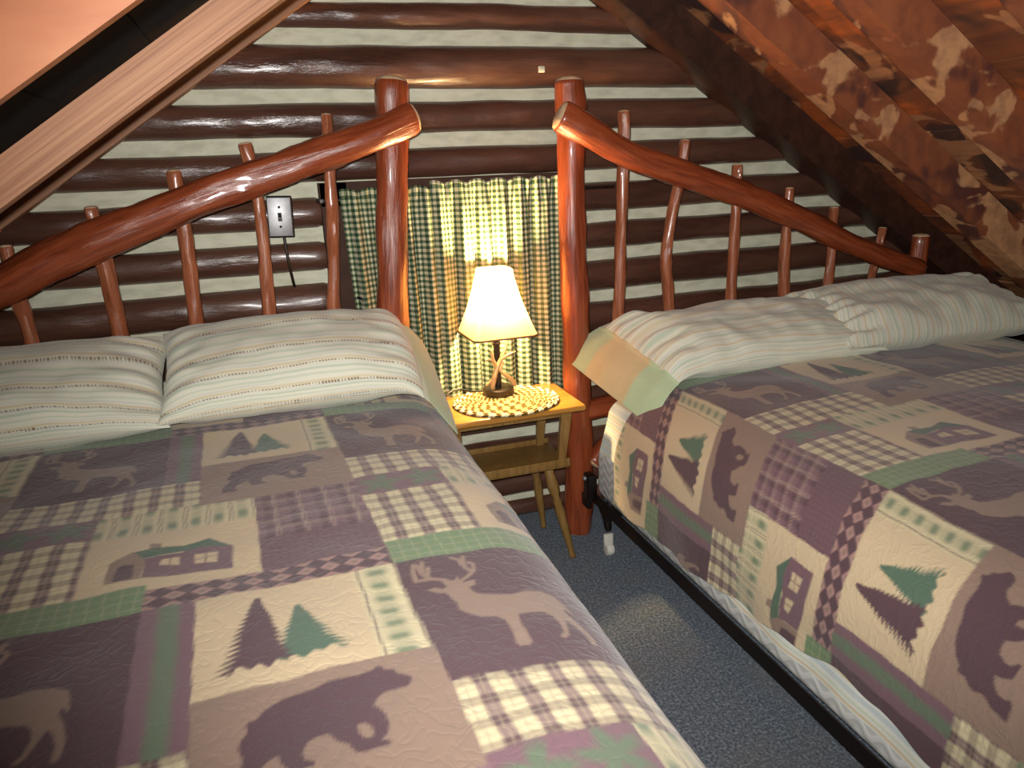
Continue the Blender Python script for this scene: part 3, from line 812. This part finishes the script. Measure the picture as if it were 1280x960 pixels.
# ------------------------------------------------------------------ log headboards on metal rails
def headboard(name, loc, label, posts, bars, spindles, lower, group='rustic log bed frames'):
    r = empty(name, loc, label, 'bed', group)
    for (pts, rd, kn) in posts:
        mb = MB(); mb.tube(pts, rd, 26, 10, rough=.006, seed=pts[0][0] * 7, capm=1, knots=kn); mb.build('post', [M['bedlog'], M['cut']], r, 'auto')
    for (pts, rd, kn) in bars:
        mb = MB(); mb.tube(pts, rd, 24, 8, rough=.008, seed=pts[0][0] * 3 + 1, capm=1, knots=kn); mb.build('top_rail', [M['bedlog'], M['cut']], r, 'auto')
    for (pts, rd) in spindles:
        mb = MB(); mb.tube(pts, rd, 16, 12, rough=.005, seed=pts[0][0] * 11, capm=1,
                           knots=[(random.uniform(.3, .7), random.uniform(3, 5.5), .012, .004), (random.uniform(.1, .9), random.uniform(3, 5.5), .010, .003)])
        mb.build('spindle', [M['spindle'], M['cut']], r, 'auto')
    for (nm, pts, rd) in lower:
        mb = MB(); mb.tube(pts, rd, 20, 8, rough=.006, seed=pts[0][0] * 5, capm=1); mb.build(nm, [M['bedlog'], M['cut']], r, 'auto')
    return r
Yp = 2.335; Ys = 2.335
RY = Yp - .095
def sp(pts, r0, r1, Y=Ys, bot=.55):
    (x0, z0) = pts[-1]; x1, z1 = pts[-2]
    P = [(x, Y, z) for x, z in pts[::-1]]
    P = [(x0 + (x0 - x1) * .2, Y, bot)] + P
    n = len(P); return (P, [r1 + (r0 - r1) * i / (n - 1) for i in range(n)])
Rb = headboard('log_bed', (1.74, 2.3, 0), 'red log headboard bed frame with seven uneven spindles under the dark sloping roof',
    [([(.985, Yp, 0), (.992, Yp, .35), (.990, Yp, .75), (.982, Yp, 1.15), (.980, Yp, 1.50), (.979, Yp, 1.622)], [.052, .052, .049, .047, .046, .046], [(.955, 4.1, .03, .012), (.70, 5.0, .03, .006), (.42, 4.6, .03, .007)]),
     ([(2.54, Yp, 0), (2.535, Yp, .5), (2.53, Yp, 1.022)], [.042, .040, .036], [])],
    [([(.912, RY + .01, 1.508), (.99, RY, 1.466), (1.131, RY, 1.393), (1.31, RY, 1.33), (1.501, RY, 1.269), (1.703, RY, 1.196), (1.921, RY, 1.104), (2.154, RY, 1.002), (2.44, RY, .905)],
      [.047, .049, .046, .044, .046, .044, .043, .040, .034], [(.15, 4.5, .03, .006), (.45, 4.2, .03, .006), (.75, 4.6, .02, .005)])],
    [sp([(1.178, 1.524), (1.176, 1.37), (1.157, .8)], .020, .021), sp([(1.418, 1.424), (1.398, 1.30), (1.382, 1.23), (1.356, 1.09), (1.352, 1.0), (1.364, .86)], .019, .022),
     sp([(1.634, 1.335), (1.636, 1.13), (1.63, .835)], .018, .021), sp([(1.868, 1.242), (1.866, 1.05), (1.872, .837)], .017, .022),
     sp([(2.08, 1.16), (2.086, 1.01), (2.080, .865)], .018, .020), sp([(2.335, 1.066), (2.317, .945), (2.296, .863)], .015, .016)],
    [('lower_rail', [(1.0, Yp - .005, .487), (1.5, Yp, .50), (2.53, Yp, .50)], [.040, .038, .036]), ('brace', [(1.045, Yp - .01, .275), (1.14, Yp, .365), (1.29, Yp, .485)], [.034, .033, .030])])
YL = 2.275
LY = YL - .095
Lb = headboard('log_bed', (-.37, 2.25, 0), 'red log headboard bed frame with slanting top rail in front of the light switch',
    [([(.285, YL, 0), (.300, YL, .5), (.328, YL, .86), (.352, YL, 1.16), (.372, YL, 1.40), (.391, YL, 1.617)], [.054, .051, .049, .048, .048, .049], [(.8, 4.4, .03, .006), (.55, 5.0, .03, .006)]),
     ([(-1.16, YL, 0), (-1.155, YL, .5), (-1.15, YL, 1.02)], [.044, .042, .040], [])],
    [([(-1.22, LY, .90), (-1.05, LY, .966), (-.686, LY, 1.115), (-.565, LY, 1.170), (-.456, LY, 1.207), (-.321, LY, 1.262), (-.173, LY, 1.314), (-.022, LY, 1.361), (.157, LY, 1.412), (.296, LY, 1.457), (.432, LY + .01, 1.508)],
      [.044, .050, .048, .050, .054, .048, .047, .045, .044, .042, .041], [(.42, 4.3, .022, .010), (.46, 4.9, .02, .006), (.75, 4.5, .02, .006), (.9, 4.4, .02, .004)])],
    [sp([(.195, 1.527), (.182, 1.30), (.168, 1.10), (.151, .93)], .015, .021, YL), sp([(-.041, 1.453), (-.024, 1.28), (-.041, .918)], .018, .020, YL),
     sp([(-.237, 1.387), (-.234, 1.20), (-.247, .872)], .020, .022, YL), sp([(-.459, 1.300), (-.452, 1.13), (-.446, .915)], .021, .022, YL),
     sp([(-.679, 1.212), (-.677, 1.08), (-.668, .93)], .018, .019, YL), sp([(-.90, 1.12), (-.895, 1.0), (-.88, .9)], .018, .019, YL)],
    [('lower_rail', [(.31, YL, .50), (-.4, YL, .50), (-1.15, YL, .50)], [.038, .038, .036])])

def metal_rails(root, xa, xb, ya, yb, z, side):
    for x, s in ((xa, 1), (xb, -1)):
        mb = MB(); mb.box((x, (ya + yb) / 2, z - .019), (.004, yb - ya, .042)); mb.box((x + s * .018, (ya + yb) / 2, z - .038), (.036, yb - ya, .004))
        r = mb.build('side_rail', M['black_metal'], root, False, loc=(x, (ya + yb) / 2, z))
        mb = MB(); mb.box((x - s * .004, yb + .004, z + .012), (.03, .05, .10), bev=.004); mb.box((x - s * .004, yb + .035, z - .055), (.02, .05, .05), bev=.004)
        b = mb.build('bracket', M['black_metal'], r, 'auto')
        mb = MB(); mb.lathe([(0, .008), (.007, .006), (.009, 0), (.009, -.006)], (x - s * .022, yb + .01, z + .045), 12, M4=Matrix.Rotation(-PI / 2 * s, 4, 'Y').to_3x3())
        mb.build('bolt', M['steel'], r, True)
    for y in (ya + .12, yb - .085):
        mb = MB(); mb.box(((xa + xb) / 2, y, z - .055), (xb - xa - .05, .03, .03)); mb.build('cross_bar', M['black_metal'], root, False)
        for x, s in ((xa + .02, 1), (xb - .02, -1)):
            mb = MB(); mb.tube([(x + .0, y + .03, z - .035), (x + .004, y + .012, z - .08), (x + .006, y, z - .125)], [.022, .015, .012], 12, 4, m=0)
            mb.lathe([(.0, .05), (.018, .045), (.02, .02), (.012, 0)], (x + .004, y, z - .09), 14)
            lg = mb.build('leg', M['black_metal'], root, 'auto')
            mb = MB(); mb.lathe([(0, -.016), (.013, -.016), (.022, -.013), (.024, -.004), (.024, .004), (.022, .013), (.013, .016), (0, .016)], (x + .006, y - .004, .0245), 20, M4=Matrix.Rotation(PI / 2, 4, 'Y').to_3x3())
            mb.box((x + .006, y, .062), (.036, .016, .045), bev=.005)
            mb.build('caster', M['white_plastic'], lg, 'auto')
metal_rails(Rb, .985, 2.5, .30, 2.205, .225, 1)
metal_rails(Lb, -1.13, .425, .30, 2.16, .225, 1)

# ------------------------------------------------------------------ curtains and rod
mg = NT('green gingham cotton', 0.9, 0.1)
v = mg.coord('UV'); sx = mg.n('ShaderNodeSeparateXYZ'); mg.l(v, sx.inputs[0])
def chk(o):
    fr_ = mg.math('FRACT', mg.math('DIVIDE', o, .0192))
    return mg.math('MULTIPLY', mg.ramp(fr_, [(0.0, (0, 0, 0)), (.06, (0, 0, 0)), (.10, (1, 1, 1)), (.50, (1, 1, 1)), ][:4]), 1.0)
a = chk(sx.outputs['X']); b = chk(sx.outputs['Y'])
# ramp then falls: build with two ramps
def sq(o):
    fr_ = mg.math('FRACT', mg.math('DIVIDE', o, .0192)); return mg.math('LESS_THAN', fr_, .5)
sm = mg.math('ADD', sq(sx.outputs['X']), sq(sx.outputs['Y']))
cc = mg.ramp(mg.math('DIVIDE', sm, 2.0), [(0.0, lin((228, 222, 192))), (.5, lin((132, 146, 112))), (1.0, lin((54, 78, 60)))])
mg.base(cc); mg.bump(mg.noise(v, 500, 2), .15, .002)
# cotton lets some lamplight through
tr_ = mg.n('ShaderNodeBsdfTranslucent'); mg.l(cc, tr_.inputs['Color']); mxs = mg.n('ShaderNodeMixShader'); mxs.inputs[0].default_value = .25
out = mg.t.nodes['Material Output']; mg.l(mg.b.outputs[0], mxs.inputs[1]); mg.l(tr_.outputs[0], mxs.inputs[2]); mg.l(mxs.outputs[0], out.inputs['Surface'])
M['gingham'] = mg.mat
ROD_Y, ROD_Z = 2.455, 1.272
def rodz(x): return ROD_Z + .004 * (1 - x)
def curtain(x0, x1, zt, zb, seed, folds, label, lean=0.0):
    nx, nz = 260, 130
    U, V = np.meshgrid(np.linspace(0, 1, nx), np.linspace(0, 1, nz))          # V 0 top .. 1 bottom
    ph = U * folds * 2 * PI + seed
    ph = ph + .8 * np.sin(U * 9 + seed) + .5 * V * np.sin(U * 5 + seed * 2)
    amp = .010 + .016 * np.clip(V * 1.6, 0, 1)
    head = np.clip((.085 - V) / .085, 0, 1)
    Y = ROD_Y - .004 + amp * np.sin(ph) * (1 - head) + head * .006 * np.sin(U * folds * 5.3 * PI + seed) - .006
    Y = Y + .006 * np.sin(ph * 2.3 + 3 * V)
    X = x0 + (x1 - x0) * U + lean * V * (1 - U) + .006 * np.cos(ph) * V
    ruf = np.clip((.03 - V) / .03, 0, 1)
    Z = zt + (zb - zt) * V + ruf * .012 * np.abs(np.sin(U * folds * 3.1 + seed * 2)) + .004 * np.sin(ph) * (V > .97)
    stretch = 1.22
    UV = np.stack([U * (x1 - x0) * stretch + .0015 * np.sin(ph), (1 - V) * (zt - zb)], -1)
    o = grid_obj('curtain', np.stack([X, Y, Z], -1), None, M['gingham'], UV=UV, loc=((x0 + x1) / 2, ROD_Y, zt))
    md = o.modifiers.new('cloth', 'SOLIDIFY'); md.thickness = .0015
    tag(o, label, 'curtain', 'gingham window curtains')
    return o
curtain(.222, .532, 1.305, .455, .4, 4, 'green gingham curtain panel behind the log post of the bed with the light switch', lean=.035)
curtain(.520, 1.035, 1.318, .455, 2.1, 7, 'green gingham curtain panel lit yellow right behind the table lamp')
mb = MB(); mb.tube([(.15, ROD_Y + .012, 1.282), (.6, ROD_Y + .012, 1.280), (1.205, ROD_Y + .012, 1.279)], [.006, .006, .006], 12, 4)
rod = mb.build('curtain_rod', M['dark_bronze'], None, True, loc=(.65, ROD_Y, 1.28)); tag(rod, 'thin dark curtain rod poking out beyond the gingham curtain', 'curtain rod')
for x in (.165, 1.065):
    mb = MB(); mb.box((x, 2.485, 1.281), (.014, .06, .014), bev=.002); mb.build('rod_bracket', M['dark_bronze'], rod, False)

# ------------------------------------------------------------------ light switch and its cable
sw = empty('light_switch', (.033, 2.475, 1.24), 'grey metal light switch box mounted on the log wall behind the headboard spindle', 'light switch')
Rw = Matrix.Rotation(rad(2), 3, 'Y')
mb = MB(); mb.box((.033, 2.475, 1.24), (.078, .055, .128), Rw, bev=.004); mb.build('back_box', M['black'], sw, 'auto')
mb = MB(); mb.box((.031, 2.446, 1.24), (.072, .005, .120), Rw, bev=.002); mb.build('switch_plate', M['steel'], sw, 'auto')
mb = MB(); mb.box((.031, 2.441, 1.24), (.012, .008, .026), Rw, bev=.001); mb.box((.031, 2.434, 1.246), (.007, .014, .009), Matrix.Rotation(rad(25), 3, 'X'), bev=.001); mb.build('toggle', M['black'], sw, 'auto')
for dz in (-.03, .03):
    mb = MB(); mb.lathe([(0, .002), (.003, .0015), (.004, 0)], (.031 + dz * .035, 2.443, 1.24 + dz), 10, M4=Matrix.Rotation(PI / 2, 4, 'X').to_3x3()); mb.build('screw', M['black'], sw, True)
mb = MB(); mb.tube([(.036, 2.482, 1.185), (.040, 2.478, 1.10), (.047, 2.49, 1.03), (.05, 2.51, 1.01)], [.005] * 4, 10, 6); mb.build('conduit', M['dark_bronze'], sw, True)

# black wire dropping behind the curtain edge
mb = MB(); mb.tube([(.245, 2.44, .965), (.262, 2.43, .955), (.285, 2.425, .915), (.32, 2.42, .895), (.34, 2.425, .86), (.36, 2.43, .70), (.44, 2.44, .56)], [.004] * 7, 8, 8)
wire = mb.build('wire', M['black'], None, True, loc=(.30, 2.43, .9)); tag(wire, 'black wire looping out beside the curtain edge behind the log post', 'wire')

# ------------------------------------------------------------------ nightstand
TZ = .58
ns = empty('nightstand', (.69, 2.28, 0), 'small maple nightstand with shelf and turned legs between the two beds', 'nightstand')
mb = MB(); mb.box((.685, 2.285, TZ - .011), (.505, .31, .022), bev=.008); mb.build('table_top', M['maple'], ns, 'auto')
SZ = .352
mb = MB(); mb.box((.685, 2.305, SZ - .010), (.43, .22, .020), bev=.006)
mb.box((.685, 2.20, SZ + .001), (.43, .014, .030), bev=.003); mb.box((.685, 2.412, SZ + .006), (.43, .012, .026), bev=.003)
mb.build('shelf', M['maple_dark'], ns, 'auto')
mb = MB(); mb.box((.685, 2.19, TZ - .036), (.42, .012, .028)); mb.box((.685, 2.40, TZ - .036), (.42, .012, .028)); mb.box((.475, 2.295, TZ - .036), (.012, .2, .028)); mb.box((.895 - .03, 2.295, TZ - .036), (.012, .2, .028))
mb.build('apron', M['maple_dark'], ns, False)
def board_leg(xt, yt, xb, yb):
    mb = MB(); w0, w1, t = .020, .013, .009
    zt, zb = TZ - .022, SZ
    vs = []
    for (x, y, z, w) in ((xb, yb, zb, w1), (xt, yt, zt, w0)):
        vs += [(x - w, y - t, z), (x + w, y - t, z), (x + w, y + t, z), (x - w, y + t, z)]
    mb.add(vs, [(3, 2, 1, 0), (4, 5, 6, 7), (0, 1, 5, 4), (1, 2, 6, 5), (2, 3, 7, 6), (3, 0, 4, 7)])
    return mb.build('upright', M['maple_dark'], ns, False)
for (a_, b_, c_, d_) in ((.885, 2.185, .868, 2.205), (.875, 2.395, .86, 2.40), (.485, 2.185, .502, 2.205), (.495, 2.395, .51, 2.40)): board_leg(a_, b_, c_, d_)
def turned_leg(p0, p1):
    a0, a1 = Vector(p0), Vector(p1); d = a0 - a1; L_ = d.length
    q = Vector((0, 0, 1)).rotation_difference(d.normalized()).to_matrix()
    prof = [(0, 0), (.011, 0), (.013, .012), (.010, .022), (.012, .05), (.015, .12), (.0175, .18), (.015, .205), (.018, .215), (.013, .235), (.018, .25), (.021, .27), (.017, L_ - .02), (.015, L_)]
    mb = MB(); mb.lathe([(r, z) for r, z in prof if z <= L_], tuple(a1), 20, M4=q)
    return mb.build('leg', M['maple_dark'], ns, True)
turned_leg((.825, 2.235, .345), (.885, 2.15, 0)); turned_leg((.82, 2.365, .345), (.868, 2.405, 0))
turned_leg((.545, 2.235, .345), (.49, 2.15, 0)); turned_leg((.55, 2.365, .345), (.505, 2.405, 0))

# braided oval mat
def braided_mat(cx, cy, z, rx, ry):
    mm = NT('braided cotton rope', 0.9, 0.1)
    at = mm.n('ShaderNodeAttribute'); at.attribute_name = 'Col'; mm.base(at.outputs['Color']); mm.bump(mm.noise(mm.coord('Object'), 300, 2), .3, .002)
    rings = 12; nr = rings * 9; na = 900
    Rr, A = np.meshgrid(np.linspace(0.02, 1, nr), np.linspace(0, 2 * PI, na, endpoint=False), indexing='ij')
    ring = Rr * rings; fr_ = ring % 1.0; k = np.floor(ring)
    per = 2 * PI * (k + .5) / rings * .185
    nb = np.maximum(4, np.round(per / .021)); ph = A * nb / (2 * PI) + (fr_ - .5) * .9 + k * .37
    lob = np.abs(np.sin(ph * PI))
    Zh = z + .003 + .008 * np.sqrt(np.clip(1 - (2 * fr_ - 1) ** 2, 0, 1)) * (.55 + .45 * lob)
    edge = Rr > .995; Zh = np.where(edge, z + .001, Zh)
    c1 = np.array(lin((226, 196, 128))); c2 = np.array(lin((96, 78, 42))); c3 = np.array(lin((232, 216, 176)))
    sel = ((np.floor(ph) + (fr_ > .5)) % 2)
    C = np.where((sel == 0)[..., None], c1, c2); outer = (k >= 10)[..., None]; C = np.where(outer & (sel == 0)[..., None], c3, C)
    C = np.where(((fr_ < .10) | (fr_ > .92))[..., None], c2 * .8, C)
    wv = 1 + .008 * np.sin(A * 7)
    P = np.stack([cx + rx * Rr * np.cos(A) * wv, cy + ry * Rr * np.sin(A) * wv, Zh], -1)
    o = grid_obj('braided_mat', P, C, mm.mat, loc=(cx, cy, z), closed_u=True)
    tag(o, 'oval braided mat in cream and brown under the lamp on the nightstand', 'table mat')
braided_mat(.700, 2.278, TZ, .188, .168)

# ------------------------------------------------------------------ table lamp
LX, LYc, LZ = .695, 2.352, TZ + .012
lamp = empty('table_lamp', (LX, LYc, LZ), 'glowing antler table lamp with square bell shade on the nightstand', 'lamp')
mb = MB(); mb.lathe([(0, 0), (.054, 0), (.057, .006), (.056, .020), (.052, .024), (0, .025)], (LX, LYc, LZ), 32); mb.build('lamp_base', M['dark_bronze'], lamp, 'auto')
mb = MB(); mb.lathe([(.011, .02), (.011, .175), (.015, .178), (.015, .185), (.010, .19), (.017, .195), (.017, .235), (.012, .24), (0, .242)], (LX, LYc, LZ), 18); mb.build('stem', M['dark_bronze'], lamp, 'auto')
mb = MB()
B_ = lambda x, y, z: (LX + x, LYc + y, LZ + z)
ants = [([B_(-.028, -.022, .022), B_(-.022, -.024, .060), B_(-.006, -.018, .100), B_(.014, -.016, .135), B_(.030, -.014, .168), B_(.034, -.012, .190)], [.007, .009, .009, .007, .005, .002]),
        ([B_(.010, -.018, .128), B_(.035, -.022, .142), B_(.062, -.024, .152)], [.006, .0045, .0015]),
        ([B_(-.006, -.018, .100), B_(-.020, -.020, .128), B_(-.024, -.020, .158), B_(-.036, -.020, .172)], [.008, .006, .004, .0015]),
        ([B_(-.018, -.020, .124), B_(-.036, -.022, .134), B_(-.050, -.022, .132)], [.005, .0035, .0015]),
        ([B_(-.026, -.02, .158), B_(-.018, -.02, .170)], [.003, .001]),
        ([B_(.056, -.020, .030), B_(.044, -.022, .048), B_(.022, -.024, .072), B_(.004, -.022, .092), B_(.016, -.02, .118)], [.008, .009, .008, .007, .004]),
        ([B_(-.046, -.006, .036), B_(-.028, -.012, .052), B_(-.01, -.018, .07)], [.004, .006, .005])]
for P_, r_ in ants: mb.tube(P_, r_, 10, 6, rough=.001)
an = mb.build('antlers', M['antler'], lamp, True)
# shade: square bell with cut corners
sm_ = NT('cream lamp shade paper', 0.8, 0.2); sm_.base(lin((236, 212, 176)))
t2 = sm_.n('ShaderNodeBsdfTranslucent'); t2.inputs['Color'].default_value = (*lin((222, 166, 108)), 1)
mx = sm_.n('ShaderNodeMixShader'); mx.inputs[0].default_value = .72
sm_.l(sm_.b.outputs[0], mx.inputs[1]); sm_.l(t2.outputs[0], mx.inputs[2]); sm_.l(mx.outputs[0], sm_.t.nodes['Material Output'].inputs['Surface'])
trim_m = plain('brown shade trim', (128, 92, 72), .7)
SB, ST = .812, 1.035
def shade_ring(h, z, cut, rot):
    pts = []
    c = cut
    base = [(-h + c, -h), (h - c, -h), (h, -h + c), (h, h - c), (h - c, h), (-h + c, h), (-h, h - c), (-h, -h + c)]
    out_ = []
    for i in range(8):
        x0, y0 = base[i]; x1, y1 = base[(i + 1) % 8]
        n_ = 10 if i % 2 == 0 else 2
        for j in range(n_):
            t = j / n_; out_.append((x0 + (x1 - x0) * t, y0 + (y1 - y0) * t))
    cr, sr = cos(rot), sin(rot)
    return [(LX + .004 + x * cr - y * sr, LYc + x * sr + y * cr, z) for x, y in out_]
rings = []
for i in range(19):
    t = i / 18; h = .114 + (.052 - .114) * (1 - (1 - t) ** 1.35); cut = .012 + .004 * t
    rings.append(shade_ring(h, SB + (ST - SB) * t, cut * (h / .08), rad(1)))
n_ = len(rings[0]); arr = np.array(rings)
shd = grid_obj('lamp_shade', arr, None, sm_.mat, parent=lamp, loc=(LX, LYc, SB), closed_u=True)
for p in shd.data.polygons: p.use_smooth = True
shd.data.set_sharp_from_angle(angle=rad(25))
for idx, nm in ((0, 'shade_trim'), (18, 'shade_trim')):
    mb = MB(); pts = [tuple(p) for p in rings[idx]] + [tuple(rings[idx][0])]
    mb.tube(pts, [.0032 if idx == 0 else .002] * len(pts), 8, 1, cap=False, bevel=False); mb.build(nm, trim_m, shd, True)
mb = MB(); mb.lathe([(0, -.035), (.014, -.03), (.016, -.018), (.028, .005), (.031, .022), (.026, .042), (.012, .054), (0, .056)], (LX, LYc, LZ + .368), 20)
bm_ = NT('glowing bulb'); bm_.b.inputs['Emission Color'].default_value = (1, .655, .30, 1); bm_.b.inputs['Emission Strength'].default_value = 1350
bulb = mb.build('bulb', bm_.mat, lamp, True)
mb = MB(); mb.tube([(LX - .05, LYc + .01, LZ + .012), (LX - .09, LYc + .03, LZ + .010), (LX - .13, LYc + .06, LZ + .014), (LX - .165, LYc + .05, LZ + .012), (LX - .185, LYc + .04, LZ + .002), (LX - .20, LYc + .06, LZ - .005), (LX - .215, LYc + .088, LZ - .008), (LX - .22, LYc + .09, LZ - .10)], [.0032] * 8, 8, 8)
mb.build('power_cord', M['black'], lamp, True)

# small eye plate on the wall log
mb = MB(); mb.box((.94, 2.478, 1.675), (.022, .012, .020), bev=.003)
pl_ = mb.build('wall_plug', M['chink'], None, 'auto', loc=(.94, 2.478, 1.675)); tag(pl_, 'small pale wooden peg in the log above the curtain', 'peg')

# ------------------------------------------------------------------ light: camera flash and the lamp bulb
def light(name, typ, loc, energy, colr, size=.02, **kw):
    l = bpy.data.lights.new(name, typ); l.energy = energy; l.color = colr
    if typ in ('POINT', 'SPOT'): l.shadow_soft_size = size
    for k, v_ in kw.items(): setattr(l, k, v_)
    o = bpy.data.objects.new(name, l); col.objects.link(o); o.location = loc; return o
cam_p = Vector((0, 0, H0))
fl = light('camera_flash', 'SPOT', cam_p + Uv * .034 - Rv * .018, 178, (1.0, .97, .93), .010, spot_size=rad(118), spot_blend=1.0)
aim = (Fv + Rv * .13 + Uv * .18).normalized()
fl.rotation_mode = 'QUATERNION'; fl.rotation_quaternion = (-aim).to_track_quat('Z', 'Y')
w = bpy.data.worlds.new('world'); w.use_nodes = True; scene.world = w
w.node_tree.nodes['Background'].inputs[0].default_value = (.9, .8, .7, 1); w.node_tree.nodes['Background'].inputs[1].default_value = .05
scene.view_settings.view_transform = 'Standard'; scene.view_settings.look = 'None'
scene.view_settings.exposure = 0.0; scene.view_settings.gamma = 1.0; scene.view_settings.use_curve_mapping = False
scene.cycles.use_denoising = True
scene.cycles.max_bounces = 8; scene.cycles.sample_clamp_indirect = 4.0
